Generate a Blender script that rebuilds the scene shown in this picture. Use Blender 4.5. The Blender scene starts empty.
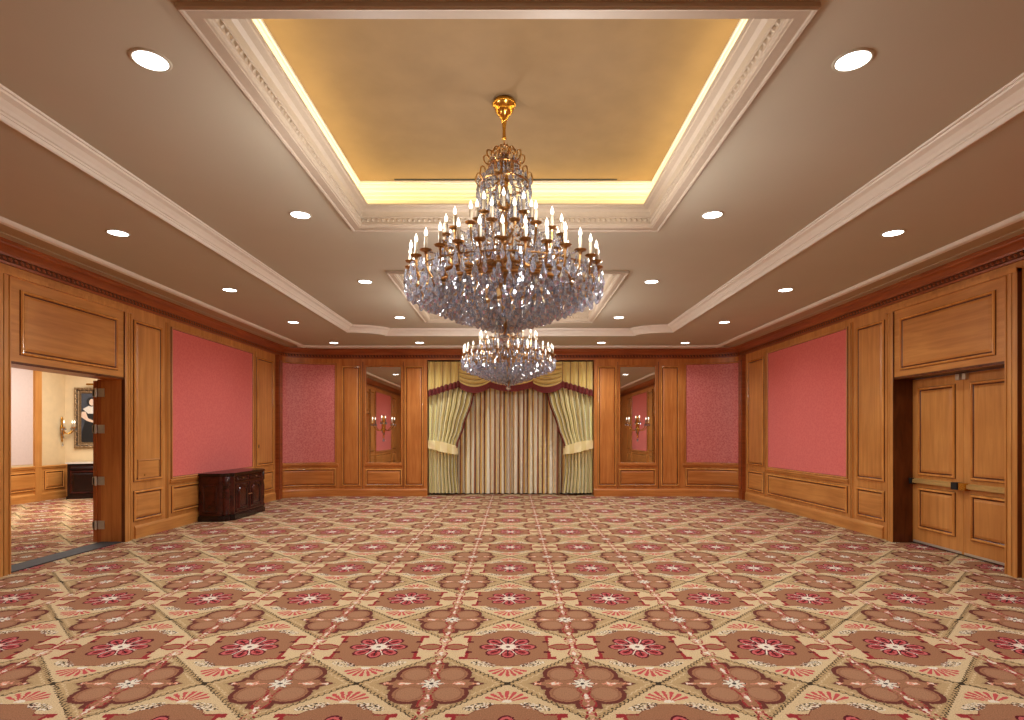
import bpy, bmesh, math, random
from mathutils import Vector
random.seed(7)
scene = bpy.context.scene
COL = scene.collection
PI = math.pi
sin, cos = math.sin, math.cos
CX, CZ = 0.055, 1.55          # camera x and height
WX, YB, YF = 5.54, 14.2, -0.45  # side walls at +-WX, far wall, near wall
ZS, ZT, ZC = 3.65, 3.77, 4.25   # soffit, tray ceiling, coffer ceiling

# ------------------------------------------------------------------ materials
def srgb(r, g, b):
    f = lambda c: (c/255/12.92) if c/255 <= .04045 else ((c/255+.055)/1.055)**2.4
    return (f(r), f(g), f(b), 1.0)

def newmat(name):
    m = bpy.data.materials.new(name); m.use_nodes = True
    nt = m.node_tree
    return m, nt, nt.nodes['Principled BSDF']

def simple(name, col, rough=.5, metal=0, noise=0.0, scale=30, spec=.5, bump=0.0):
    m, nt, b = newmat(name)
    b.inputs['Roughness'].default_value = rough
    b.inputs['Metallic'].default_value = metal
    b.inputs['Specular IOR Level'].default_value = spec
    b.inputs['Base Color'].default_value = col
    tc = nt.nodes.new('ShaderNodeTexCoord')
    n = nt.nodes.new('ShaderNodeTexNoise'); n.inputs['Scale'].default_value = scale
    n.inputs['Detail'].default_value = 3
    nt.links.new(tc.outputs['Object'], n.inputs['Vector'])
    r = nt.nodes.new('ShaderNodeValToRGB')
    k0, k1 = 1-noise, 1+noise
    r.color_ramp.elements[0].position = .3; r.color_ramp.elements[1].position = .7
    r.color_ramp.elements[0].color = (min(1,col[0]*k0), min(1,col[1]*k0), min(1,col[2]*k0), 1)
    r.color_ramp.elements[1].color = (min(1,col[0]*k1), min(1,col[1]*k1), min(1,col[2]*k1), 1)
    nt.links.new(n.outputs['Fac'], r.inputs['Fac'])
    nt.links.new(r.outputs['Color'], b.inputs['Base Color'])
    if bump:
        bp = nt.nodes.new('ShaderNodeBump'); bp.inputs['Strength'].default_value = bump
        bp.inputs['Distance'].default_value = .01
        nt.links.new(n.outputs['Fac'], bp.inputs['Height'])
        nt.links.new(bp.outputs['Normal'], b.inputs['Normal'])
    return m

def wood(name, light, dark, scl, rough=.32, fig=1.0):
    m, nt, b = newmat(name)
    tc = nt.nodes.new('ShaderNodeTexCoord')
    mp = nt.nodes.new('ShaderNodeMapping'); mp.inputs['Scale'].default_value = scl
    nt.links.new(tc.outputs['Object'], mp.inputs['Vector'])
    n = nt.nodes.new('ShaderNodeTexNoise'); n.inputs['Scale'].default_value = 1.0
    n.inputs['Detail'].default_value = 5; n.inputs['Roughness'].default_value = .6
    n.inputs['Distortion'].default_value = .6
    nt.links.new(mp.outputs['Vector'], n.inputs['Vector'])
    n2 = nt.nodes.new('ShaderNodeTexNoise'); n2.inputs['Scale'].default_value = 1.3
    n2.inputs['Detail'].default_value = 2
    nt.links.new(tc.outputs['Object'], n2.inputs['Vector'])
    r = nt.nodes.new('ShaderNodeValToRGB')
    r.color_ramp.elements[0].position = .32; r.color_ramp.elements[1].position = .68
    r.color_ramp.elements[0].color = dark; r.color_ramp.elements[1].color = light
    nt.links.new(n.outputs['Fac'], r.inputs['Fac'])
    mx = nt.nodes.new('ShaderNodeMix'); mx.data_type = 'RGBA'; mx.blend_type = 'MULTIPLY'
    mx.inputs['Factor'].default_value = .55*fig
    r2 = nt.nodes.new('ShaderNodeValToRGB')
    r2.color_ramp.elements[0].position = .35; r2.color_ramp.elements[1].position = .65
    r2.color_ramp.elements[0].color = (.72,.62,.52,1); r2.color_ramp.elements[1].color = (1,1,1,1)
    nt.links.new(n2.outputs['Fac'], r2.inputs['Fac'])
    nt.links.new(r.outputs['Color'], mx.inputs[6]); nt.links.new(r2.outputs['Color'], mx.inputs[7])
    nt.links.new(mx.outputs[2], b.inputs['Base Color'])
    b.inputs['Roughness'].default_value = rough
    b.inputs['Specular IOR Level'].default_value = .45
    return m

def emit(name, col, s):
    m = bpy.data.materials.new(name); m.use_nodes = True
    nt = m.node_tree; nt.nodes.clear()
    e = nt.nodes.new('ShaderNodeEmission'); o = nt.nodes.new('ShaderNodeOutputMaterial')
    e.inputs[0].default_value = col; e.inputs[1].default_value = s
    nt.links.new(e.outputs[0], o.inputs[0]); return m

M = {}
WL, WD = srgb(218,156,86), srgb(194,130,66)
M['wood_v'] = wood('honey_wood_vertical', WL, WD, (14,14,1.1))
M['wood_h'] = wood('honey_wood_horizontal', WL, WD, (1.1,1.1,16))
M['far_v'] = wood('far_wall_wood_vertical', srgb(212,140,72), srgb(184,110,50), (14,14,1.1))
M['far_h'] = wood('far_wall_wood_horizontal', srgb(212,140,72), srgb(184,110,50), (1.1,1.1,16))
M['gloss'] = wood('lacquered_moulding_wood', srgb(232,170,96), srgb(206,138,68), (10,10,2), .12)
M['wood_glaze_shade'] = wood('dark_glaze_shade_wood', srgb(112,58,26), srgb(74,34,14), (10,10,2), .3)  # dark glaze tone that paints groove shade into the mouldings
M['wood_red'] = wood('red_brown_wood', srgb(172,92,46), srgb(138,68,32), (1.2,1.2,18), .3)
M['wood_jamb'] = wood('jamb_wood', srgb(190,110,56), srgb(160,86,40), (10,10,1.2), .35)
M['mahogany'] = wood('dark_mahogany', srgb(84,30,20), srgb(34,12,10), (6,6,6), .25)
M['mahog_dark'] = wood('darkest_mahogany', srgb(40,16,14), srgb(20,8,8), (6,6,6), .25)
M['ceiling'] = simple('taupe_ceiling_paint', srgb(190,183,163), .8, noise=.02, scale=1.5, spec=.2)
M['tray'] = simple('taupe_tray_paint', srgb(188,180,160), .8, noise=.02, scale=1.5, spec=.2)
M['band'] = simple('beige_ceiling_band', srgb(186,168,142), .7, noise=.02, scale=2, spec=.2)
M['coffer'] = simple('gold_coffer_paint', srgb(128,103,73), .7, noise=.05, scale=5, spec=.2)
M['cream'] = simple('cream_plaster', srgb(228,220,206), .55, noise=.02, scale=10)
M['plaster'] = simple('coffer_plaster', srgb(184,168,148), .55, noise=.03, scale=20)
M['brass'] = simple('polished_brass', srgb(214,160,70), .22, 1.0, noise=.1, scale=20)
M['pale_brass'] = simple('pale_brass_bar', srgb(206,172,108), .3, .4, noise=.05)
M['bronze'] = simple('antique_gilt', srgb(176,132,80), .28, 1.0, noise=.25, scale=40)
M['steel'] = simple('satin_steel', srgb(206,200,186), .35, .6, noise=.05)
M['black'] = simple('plain_black', srgb(20,16,14), .7)  # plain black of slots, locks, latch parts and the sheet behind the leaves
M['candle'] = simple('ivory_candle_sleeve', srgb(200,186,160), .5, noise=.02)
M['flame'] = emit('lit_candle_bulb', (1,.93,.78,1), 3.0)
M['lamp'] = emit('downlight_glow', (1,.97,.92,1), 9)
M['threshold'] = simple('grey_stone_threshold', srgb(58,54,54), .8, noise=.2, scale=8)
M['fringe'] = simple('maroon_fringe', srgb(120,48,44), .85, noise=.35, scale=90)
M['mirror'] = simple('mirror_glass', (.86,.84,.8,1), .02, 1.0)
M['backing'] = simple('dark_backing', srgb(40,26,18), .8)
M['cream_wall'] = simple('cream_damask_wall', srgb(226,202,160), .7, noise=.04, scale=6)
M['lilac_wall'] = simple('pale_lilac_fabric', srgb(214,196,190), .8, noise=.03, scale=20)
M['gilt_frame'] = simple('silver_gilt_frame', srgb(150,124,92), .4, .7, noise=.5, scale=45, bump=.8)
M['canvas_dark'] = simple('dark_canvas', srgb(58,62,72), .5, noise=.4, scale=6)
M['skin_paint'] = simple('painted_skin', srgb(226,198,176), .5, noise=.1, scale=30)
M['dress_paint'] = simple('painted_black_dress', srgb(14,12,14), .5, noise=.2, scale=20)
M['white_paint'] = simple('painted_white_collar', srgb(220,214,204), .5, noise=.1, scale=40)
M['marble'] = simple('pale_marble_top', srgb(214,208,200), .2, noise=.08, scale=8)

def fabric_mat(name, c1, c2, bands):
    m, nt, b = newmat(name)
    tc = nt.nodes.new('ShaderNodeTexCoord')
    v = nt.nodes.new('ShaderNodeTexVoronoi'); v.inputs['Scale'].default_value = 26
    n = nt.nodes.new('ShaderNodeTexNoise'); n.inputs['Scale'].default_value = 60; n.inputs['Detail'].default_value = 4
    nt.links.new(tc.outputs['Object'], v.inputs['Vector']); nt.links.new(tc.outputs['Object'], n.inputs['Vector'])
    a = nt.nodes.new('ShaderNodeMath'); a.operation = 'MULTIPLY_ADD'
    a.inputs[1].default_value = .6
    nt.links.new(v.outputs['Distance'], a.inputs[0]); nt.links.new(n.outputs['Fac'], a.inputs[2])
    r = nt.nodes.new('ShaderNodeValToRGB')
    r.color_ramp.elements[0].position = .45; r.color_ramp.elements[1].position = .95
    r.color_ramp.elements[0].color = c1; r.color_ramp.elements[1].color = c2
    nt.links.new(a.outputs[0], r.inputs['Fac'])
    nt.links.new(r.outputs['Color'], b.inputs['Base Color'])
    b.inputs['Roughness'].default_value = .42 if bands else .75
    b.inputs['Specular IOR Level'].default_value = .3
    b.inputs['Sheen Weight'].default_value = .2
    return m
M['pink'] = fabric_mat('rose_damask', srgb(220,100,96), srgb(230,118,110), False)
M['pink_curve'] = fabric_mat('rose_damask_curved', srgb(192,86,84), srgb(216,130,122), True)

def stripe_mat(name, cols, period, rough=.45, sheen=.3):
    """cols: list of (pos, colour); striped along UV.x"""
    m, nt, b = newmat(name)
    uv = nt.nodes.new('ShaderNodeUVMap')
    sp = nt.nodes.new('ShaderNodeSeparateXYZ'); nt.links.new(uv.outputs[0], sp.inputs[0])
    d = nt.nodes.new('ShaderNodeMath'); d.operation = 'DIVIDE'; d.inputs[1].default_value = period
    nt.links.new(sp.outputs[0], d.inputs[0])
    f = nt.nodes.new('ShaderNodeMath'); f.operation = 'FRACT'; nt.links.new(d.outputs[0], f.inputs[0])
    r = nt.nodes.new('ShaderNodeValToRGB'); r.color_ramp.interpolation = 'CONSTANT'
    e = r.color_ramp.elements
    e[0].position, e[0].color = cols[0]; e[1].position, e[1].color = cols[1]
    for p, c in cols[2:]:
        k = e.new(p); k.color = c
    nt.links.new(f.outputs[0], r.inputs['Fac']); nt.links.new(r.outputs['Color'], b.inputs['Base Color'])
    b.inputs['Roughness'].default_value = rough; b.inputs['Sheen Weight'].default_value = sheen
    return m
cr, go, br, gr, dk = srgb(255,252,228), srgb(234,196,116), srgb(128,72,48), srgb(196,186,128), srgb(84,44,36)
M['stripe'] = stripe_mat('striped_silk_fold_shade', [(0,cr),(.25,br),(.34,go),(.46,cr),(.68,srgb(176,112,70)),(.76,dk),(.85,go),(.93,srgb(240,222,160))], .31)  # woven stripes, the dark ones widened to stand in for fold shade
M['silk'] = stripe_mat('yellow_silk_fold_shade', [(0,srgb(252,244,186)),(.34,srgb(196,180,110)),(.44,srgb(255,248,206)),(.64,srgb(60,48,22)),(.76,srgb(214,198,130))], .19)  # dark stripes paint the shaded valleys between the drape folds
M['silk_gold'] = stripe_mat('gold_silk_fold_shade', [(0,srgb(230,206,124)),(.55,srgb(212,182,104)),(.8,srgb(120,84,36)),(.88,srgb(232,208,132))], .225)  # dark stripe is painted shade along the swag and jabot folds

M['silk_tie'] = stripe_mat('cream_silk', [(0,srgb(255,242,184)),(.6,srgb(240,222,150))], .2)
def crystal():
    m = bpy.data.materials.new('cut_crystal'); m.use_nodes = True
    nt = m.node_tree; nt.nodes.clear()
    o = nt.nodes.new('ShaderNodeOutputMaterial')
    g = nt.nodes.new('ShaderNodeBsdfGlass'); g.inputs['IOR'].default_value = 1.52; g.inputs['Roughness'].default_value = .02
    g.inputs['Color'].default_value = (.93,.95,1,1)
    t = nt.nodes.new('ShaderNodeBsdfTransparent'); t.inputs[0].default_value = (.9,.92,.96,1)
    gl = nt.nodes.new('ShaderNodeBsdfGlossy'); gl.inputs['Roughness'].default_value = .06; gl.inputs['Color'].default_value = (.86,.89,.96,1)
    d = nt.nodes.new('ShaderNodeBsdfTranslucent'); d.inputs[0].default_value = (.74,.80,.92,1)
    m1 = nt.nodes.new('ShaderNodeMixShader'); m1.inputs[0].default_value = .35
    m2 = nt.nodes.new('ShaderNodeMixShader'); m2.inputs[0].default_value = .32
    m3 = nt.nodes.new('ShaderNodeMixShader'); m3.inputs[0].default_value = .22
    L = nt.links.new
    L(g.outputs[0], m1.inputs[1]); L(t.outputs[0], m1.inputs[2])
    L(m1.outputs[0], m2.inputs[1]); L(gl.outputs[0], m2.inputs[2])
    L(m2.outputs[0], m3.inputs[1]); L(d.outputs[0], m3.inputs[2])
    L(m3.outputs[0], o.inputs[0])
    return m
M['crystal'] = crystal()

# ---- carpet: a small expression compiler for math nodes
class Ex:
    nt = None
    def __init__(s, v): s.v = v
    @staticmethod
    def op(name, *a):
        n = Ex.nt.nodes.new('ShaderNodeMath'); n.operation = name
        for i, x in enumerate(a):
            if isinstance(x, Ex): x = x.v
            if isinstance(x, (int, float)): n.inputs[i].default_value = x
            else: Ex.nt.links.new(x, n.inputs[i])
        return Ex(n.outputs[0])
    def __add__(s, o): return Ex.op('ADD', s, o)
    __radd__ = __add__
    def __sub__(s, o): return Ex.op('SUBTRACT', s, o)
    def __rsub__(s, o): return Ex.op('SUBTRACT', o, s)
    def __mul__(s, o): return Ex.op('MULTIPLY', s, o)
    __rmul__ = __mul__
    def __truediv__(s, o): return Ex.op('DIVIDE', s, o)
    def __lt__(s, o): return Ex.op('LESS_THAN', s, o)
    def __gt__(s, o): return Ex.op('GREATER_THAN', s, o)
def eabs(a): return Ex.op('ABSOLUTE', a)
def emin(a, b): return Ex.op('MINIMUM', a, b)
def emax(a, b): return Ex.op('MAXIMUM', a, b)
def esqrt(a): return Ex.op('SQRT', a)
def esin(a): return Ex.op('SINE', a)
def ecos(a): return Ex.op('COSINE', a)
def efr(a): return Ex.op('FRACT', a)
def elen(a, b): return esqrt(a*a+b*b)
def ebox(x, y, hx, hy): return emax(x-hx, y-hy)

def carpet():
    m, nt, b = newmat('medallion_carpet'); Ex.nt = nt
    tc = nt.nodes.new('ShaderNodeTexCoord')
    sp = nt.nodes.new('ShaderNodeSeparateXYZ'); nt.links.new(tc.outputs['Object'], sp.inputs[0])
    wn = nt.nodes.new('ShaderNodeTexNoise'); wn.inputs['Scale'].default_value = 55; wn.inputs['Detail'].default_value = 1
    nt.links.new(tc.outputs['Object'], wn.inputs['Vector'])
    wob = (Ex(wn.outputs['Fac'])-.5)*.022
    X, Y = Ex(sp.outputs[0])+wob, Ex(sp.outputs[1])+wob
    W, D = .94, 1.22
    xl = (efr((X-.02)/W+.5)-.5)*W; yl = (efr((Y-4.15)/D+.5)-.5)*D
    ax, ay = eabs(xl), eabs(yl)
    qx, qy = .47-ax, .61-ay
    state = {'c': None}
    def base(c):
        n = nt.nodes.new('ShaderNodeRGB'); n.outputs[0].default_value = c; state['c'] = n.outputs[0]
    def paint(mask, c, f=1.0):
        n = nt.nodes.new('ShaderNodeMix'); n.data_type = 'RGBA'
        if f != 1.0: mask = mask*f
        nt.links.new(mask.v, n.inputs['Factor']); nt.links.new(state['c'], n.inputs[6])
        n.inputs[7].default_value = c; state['c'] = n.outputs[2]
    CREAM, TAN, DARK, TAUPE, TAUPE2 = srgb(220,194,150), srgb(194,164,118), srgb(112,58,48), srgb(166,118,86), srgb(174,128,96)
    RED, MAR, PINK, WHITE, LEAF = srgb(160,50,52), srgb(96,26,34), srgb(206,104,102), srgb(238,228,206), srgb(62,50,34)
    base(CREAM)
    s = qx+qy; t = qx-qy
    paint(s < .475, TAN)
    # vine and leaves on both sides of it
    wav = esin(t*110)*.008
    paint(eabs(s-.47+wav) < .0055, LEAF)
    lf = efr(t/.055)-.5
    paint(elen(lf*.055, s-.448) < .009, LEAF); 
    lf2 = efr(t/.055+.5)-.5
    wav2 = esin(t*90)*.008
    paint(eabs(s-.41+wav2) < .006, CREAM)
    # quatrefoil medallion
    lobe = elen(qx-.115, (qy-.135)*.95)-.128
    d = emin(lobe, ebox(qx, qy, .075, .325))
    d = emin(d, qx*.6+qy-.2)
    d = emin(d, ebox(qx, qy, .2, .13)); d = emin(d, ebox(qx, qy, .262, .085))
    paint(d < .012, LEAF, .2)
    paint(d < 0, DARK)
    paint(d < -.028, TAUPE)
    paint((lobe+.045) < 0, TAUPE2)
    paint(eabs(lobe+.045) < .005, srgb(140,92,70), .5)
    # floral chains on the axes
    n9 = nt.nodes.new('ShaderNodeTexNoise'); n9.inputs['Scale'].default_value = 38; n9.inputs['Detail'].default_value = 2
    nt.links.new(tc.outputs['Object'], n9.inputs['Vector']); N9 = Ex(n9.outputs['Fac'])
    cw = .012+esin(qy*42)*.014+(N9-.5)*.10
    ch = (qx < cw)*(N9 > .43)
    paint(ch, srgb(214,136,118)); paint((qx < cw-.012)*(N9 > .47), WHITE)
    paint((eabs(qx-.03-esin(qy*30)*.012) < .008)*(N9 > .48), RED)
    cw2 = .010+esin(qx*46)*.012+(N9-.5)*.08
    chm = (qy < cw2)*(qx < .3)
    paint(chm, srgb(232,160,130)); paint((qy < cw2-.012)*(qx < .3), WHITE)
    rq = elen(qx, qy); tq = Ex.op('ARCTAN2', qy, qx)
    paint(rq < (ecos(tq*8)*.018+.058), srgb(60,46,44))
    paint(rq < (ecos(tq*8)*.02+.05), WHITE)
    paint(rq < .014, srgb(70,60,60))
    # cross at the vine meeting point
    paint(elen(ax, qy) < .02, LEAF)
    paint((eabs(ax-qy*1.3) < .006)*(ax < .09), LEAF)
    # block with the rosette
    bx_ = ebox(ax, ay, .295, .225); bulge = emax(emax(ay-.34, ax+ay*.8-.39), ax-.21); blk = emin(bx_, bulge)
    lens = emax(ay-.062*esin((qx)/.19*PI*.9+.25), (ax < .28)*1.0-.5)
    paint((lens < 0)*(qx > .012), RED)
    paint((lens+.02 < 0)*(qx > .03), TAUPE)
    paint(blk < 0, TAUPE)
    paint((blk < 0)*(bx_ > -.016)*(bulge > 0)*(emax(ay-.19,0) > 0), RED)
    paint((blk < 0)*(blk > -.008), srgb(120,60,50), .7)
    paint((eabs(ax-.29) < .012)*(ay > .08)*(ay < .225), RED)
    paint(ebox(eabs(ax-.31), eabs(ay-.205), .028, .022) < 0, RED)
    paint(ebox(eabs(ax-.275), eabs(ay-.10), .02, .014) < 0, MAR)
    r = elen(ax, ay); th = Ex.op('ARCTAN2', ay, ax)
    fa = (efr(th/(PI/4)+.5)-.5)*(PI/4)
    px, py = r*ecos(fa), eabs(r*esin(fa))
    paint(r < .115, srgb(206,96,92))
    pet = elen((px-.14)*.74, py)-.052
    paint(pet < 0, MAR); paint(pet < -.012, PINK); paint(pet < -.028, RED)
    paint((py < .006)*(px < .17), srgb(70,28,32))
    fb = (efr(th/(PI/4))-.5)*(PI/4)
    paint((eabs(r*esin(fb)) < .0045)*(r < .16), WHITE)
    paint((py < .013)*(px < .06), WHITE)
    paint(r < .016, MAR)
    # fans
    fy = ay-.365; fr = elen(ax, fy); fang = Ex.op('ARCTAN2', ax, fy)
    fan = (fr < (ecos(fang*17)*.008+.135))*(fang < 1.2)*(fr > .02)
    paint(fan, CREAM); paint(fan*(ecos(fang*17) > -.2), srgb(206,88,86))
    paint((fr < .03)*(fy > -.005), WHITE)
    # white and black sprigs
    ex = elen((ax-.165)*.45, (ay-.31)+(ax-.165)*.35)-.04
    sc = esin(ax*130+ay*60)*esin(ay*150-ax*40)
    n8 = nt.nodes.new('ShaderNodeTexNoise'); n8.inputs['Scale'].default_value = 60; n8.inputs['Detail'].default_value = 1
    nt.links.new(tc.outputs['Object'], n8.inputs['Vector']); N8 = Ex(n8.outputs['Fac'])
    paint((ex < 0)*(N8 > .55), WHITE); paint((ex < 0)*(N8 < .44), srgb(56,48,48))
    # pile variation
    n = nt.nodes.new('ShaderNodeTexNoise'); n.inputs['Scale'].default_value = 150; n.inputs['Detail'].default_value = 3
    nt.links.new(tc.outputs['Object'], n.inputs['Vector'])
    rr = nt.nodes.new('ShaderNodeValToRGB'); rr.color_ramp.elements[0].position = .3; rr.color_ramp.elements[1].position = .7
    rr.color_ramp.elements[0].color = (.58,.56,.55,1); rr.color_ramp.elements[1].color = (1.0,1.0,1.0,1)
    nt.links.new(n.outputs['Fac'], rr.inputs['Fac'])
    mx = nt.nodes.new('ShaderNodeMix'); mx.data_type = 'RGBA'; mx.blend_type = 'MULTIPLY'; mx.inputs['Factor'].default_value = 1
    nt.links.new(state['c'], mx.inputs[6]); nt.links.new(rr.outputs['Color'], mx.inputs[7])
    nt.links.new(mx.outputs[2], b.inputs['Base Color'])
    b.inputs['Roughness'].default_value = .95; b.inputs['Specular IOR Level'].default_value = .1
    return m
M['carpet'] = carpet()

# ------------------------------------------------------------------ mesh builder
class MB:
    def __init__(s): s.v = []; s.f = []; s.m = []; s.uv = None; s.smooth = False
    def add(s, vs, fs, mi=0):
        o = len(s.v); s.v += [tuple(p) for p in vs]
        s.f += [tuple(i+o for i in f) for f in fs]; s.m += [mi]*len(fs); return s
    def quad(s, a, b, c, d, mi=0): return s.add([a,b,c,d], [(0,1,2,3)], mi)
    def box(s, x0, y0, z0, x1, y1, z1, mi=0, fn=None):
        p = [(x,y,z) for z in (z0,z1) for y in (y0,y1) for x in (x0,x1)]
        if fn: p = [fn(*q) for q in p]
        return s.add(p, [(0,2,3,1),(4,5,7,6),(0,1,5,4),(2,6,7,3),(0,4,6,2),(1,3,7,5)], mi)
    def lathe(s, prof, c=(0,0,0), n=24, mi=0, fn=None, arc=2*PI):
        vs = []; k = len(prof)
        full = abs(arc-2*PI) < 1e-6
        cnt = n if full else n+1
        for i in range(cnt):
            a = arc*i/n
            for r, z in prof:
                p = (c[0]+r*cos(a), c[1]+r*sin(a), c[2]+z)
                vs.append(fn(*p) if fn else p)
        fs = []
        for i in range(n):
            j = (i+1) % cnt
            for q in range(k-1):
                fs.append((i*k+q, j*k+q, j*k+q+1, i*k+q+1))
        return s.add(vs, fs, mi)
    def tube(s, pts, rad, n=6, mi=0, caps=True):
        pts = [Vector(p) for p in pts]; m = len(pts); vs = []
        if not isinstance(rad, (list, tuple)): rad = [rad]*m
        up = None
        for i, p in enumerate(pts):
            d = (pts[min(i+1, m-1)]-pts[max(i-1, 0)]).normalized()
            if up is None:
                up = Vector((0,0,1)) if abs(d.z) < .9 else Vector((1,0,0))
            x = d.cross(up)
            if x.length < 1e-4: x = d.cross(Vector((0.3,1,0)))
            x.normalize(); y = x.cross(d).normalized(); up = y
            for j in range(n):
                a = 2*PI*j/n; vs.append(p+(x*cos(a)+y*sin(a))*rad[i])
        fs = [(i*n+j, i*n+(j+1) % n, (i+1)*n+(j+1) % n, (i+1)*n+j) for i in range(m-1) for j in range(n)]
        if caps: fs += [tuple(range(n))[::-1], tuple(range((m-1)*n, m*n))]
        return s.add(vs, fs, mi)
    def build(s, name, mats, parent=None, smooth=False, uvs=None, link=True):
        me = bpy.data.meshes.new(name); me.from_pydata(s.v, [], s.f)
        if not isinstance(mats, (list, tuple)): mats = [mats]
        for m in mats: me.materials.append(M[m] if isinstance(m, str) else m)
        for p, mi in zip(me.polygons, s.m): p.material_index = mi; p.use_smooth = smooth
        if uvs:
            l = me.uv_layers.new(name='UVMap')
            for lp in me.loops: l.data[lp.index].uv = uvs[lp.vertex_index]
        me.update()
        o = bpy.data.objects.new(name, me)
        if link: COL.objects.link(o)
        if parent: o.parent = parent
        if not link:
            bpy.data.objects.remove(o); return me
        return o

def tag(o, label=None, cat=None, group=None, kind=None):
    if label: o['label'] = label
    if cat: o['category'] = cat
    if group: o['group'] = group
    if kind: o['kind'] = kind
    return o
def struct(o): o['kind'] = 'structure'; return o
def empty(name, loc=(0,0,0), rz=0):
    o = bpy.data.objects.new(name, None); COL.objects.link(o); o.location = loc; o.rotation_euler = (0,0,rz)
    o.empty_display_size = .1; return o
def place(mb, name, mats, root, **k):
    """mesh given in world coordinates, re-expressed round the unrotated root"""
    l = root.location; mb.v = [(a-l.x, b-l.y, c-l.z) for a, b, c in mb.v]
    return mb.build(name, mats, root, **k)

def sweep(mb, path, prof, closed=True, mi=0, mis=None):
    """path: 2D pts, inside on the left; prof: list (inward offset, z)"""
    n = len(path); vs = []
    for i, p in enumerate(path):
        P = Vector(p)
        a = Vector(path[i-1]) if (closed or i > 0) else None
        b = Vector(path[(i+1) % n]) if (closed or i < n-1) else None
        ds = []
        if a is not None: ds.append((P-a).normalized())
        if b is not None: ds.append((b-P).normalized())
        ns = [Vector((-d.y, d.x)) for d in ds]
        nn = ns[0] if len(ns) == 1 else (ns[0]+ns[1]).normalized()
        k = 1/max(.35, nn.dot(ns[0]))
        for t, z in prof: vs.append((P.x+nn.x*t*k, P.y+nn.y*t*k, z))
    k = len(prof)
    for i in range(n if closed else n-1):
        j = (i+1) % n
        o = len(mb.v)
        seg = vs[i*k:(i+1)*k]+vs[j*k:(j+1)*k]
        mb.v += seg
        for q in range(k-1):
            mb.f.append((o+q, o+k+q, o+k+q+1, o+q+1)); mb.m.append(mis[q] if mis else mi)
    return mb

# ------------------------------------------------------------------ wall maps (s along, t into the room, z up)
EA, EB = 1.29, .55
NARC = 24
def arc_pts(sign):
    return [(sign*(4.25+EA*cos(PI/2*i/NARC)), 13.65+EB*sin(PI/2*i/NARC)) for i in range(NARC+1)]
def arc_map(sign):
    pts = arc_pts(sign); L = [0]
    for a, b in zip(pts, pts[1:]): L.append(L[-1]+math.dist(a, b))
    def f(s, t, z):
        s = max(0, min(L[-1]-1e-6, s))
        i = max(j for j in range(NARC) if L[j] <= s); u = (s-L[i])/(L[i+1]-L[i])
        x = pts[i][0]*(1-u)+pts[i+1][0]*u; y = pts[i][1]*(1-u)+pts[i+1][1]*u
        ph = (i+u)/NARC*PI/2
        nx, ny = EB*cos(ph), EA*sin(ph); q = math.hypot(nx, ny)
        return (x-sign*nx/q*t, y-ny/q*t, z)
    f.length = L[-1]
    return f
mapL = lambda s, t, z: (-WX+t, s, z)
mapR = lambda s, t, z: (WX-t, s, z)
mapB = lambda s, t, z: (s, YB-t, z)
mapF = lambda s, t, z: (s, YF+t, z)
mapCL, mapCR = arc_map(-1), arc_map(1)

def rings(mb, f, s0, s1, z0, z1, prof, fill=None, ns=1):
    """nested rectangles: prof = list of (inset, t, material of the step that follows)"""
    def loop(i, t):
        a, b, c, d = s0+i, s1-i, z0+i, z1-i
        P = [(a+(b-a)*k/ns, c) for k in range(ns+1)]+[(b+(a-b)*k/ns, d) for k in range(ns+1)]
        return [f(s, t, z) for s, z in P]
    n = 2*(ns+1)
    Ls = [loop(i, t) for i, t, _ in prof]
    for q in range(len(prof)-1):
        for j in range(n):
            k = (j+1) % n
            mb.quad(Ls[q][j], Ls[q][k], Ls[q+1][k], Ls[q+1][j], prof[q][2])
    if fill is not None:
        last = Ls[-1]
        for k in range(ns):
            mb.quad(last[k], last[k+1], last[n-2-k], last[n-1-k], fill)
    return mb
PANEL = [(0,0,1),(.004,.012,2),(.014,.026,2),(.028,.028,2),(.036,.012,1),(.046,.004,1),(.052,.004,0),(.056,.010,0),(.085,.020,0)]
SMALL = [(0,0,1),(.004,.010,0),(.012,.018,0),(.022,.018,0),(.03,.008,1),(.038,.003,1),(.042,.008,0),(.06,.016,0)]
FRAME = [(0,0,1),(.004,.014,0),(.014,.026,0),(.026,.022,0),(.034,.010,1),(.042,.004,0)]

def panel(parent, f, s0, s1, z0, z1, kind='P', ns=1, name='raised_panel', label=None, mat='wood_v'):
    mb = MB(); rings(mb, f, min(s0,s1), max(s0,s1), z0, z1, PANEL if kind == 'P' else SMALL, 0, ns)
    o = mb.build(name, [mat, 'wood_glaze_shade','gloss'], parent)
    if label: o['label'] = label
    return o
def fabric(parent, f, s0, s1, z0, z1, mat, ns=1):
    s0, s1 = min(s0,s1), max(s0,s1)
    mb = MB(); rings(mb, f, s0-.05, s1+.05, z0-.05, z1+.05, FRAME, None, ns)
    mb.build('panel_moulding', ['wood_v', 'wood_glaze_shade','gloss'], parent)
    mb = MB()
    for k in range(ns):
        a, b = s0-.01+(s1-s0+.02)*k/ns, s0-.01+(s1-s0+.02)*(k+1)/ns
        mb.quad(f(a,.006,z0-.01), f(b,.006,z0-.01), f(b,.006,z1+.01), f(a,.006,z1+.01))
    o = mb.build('fabric_panel', mat, parent, smooth=ns > 1); o['label'] = 'rose pink damask fabric panel'
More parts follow.
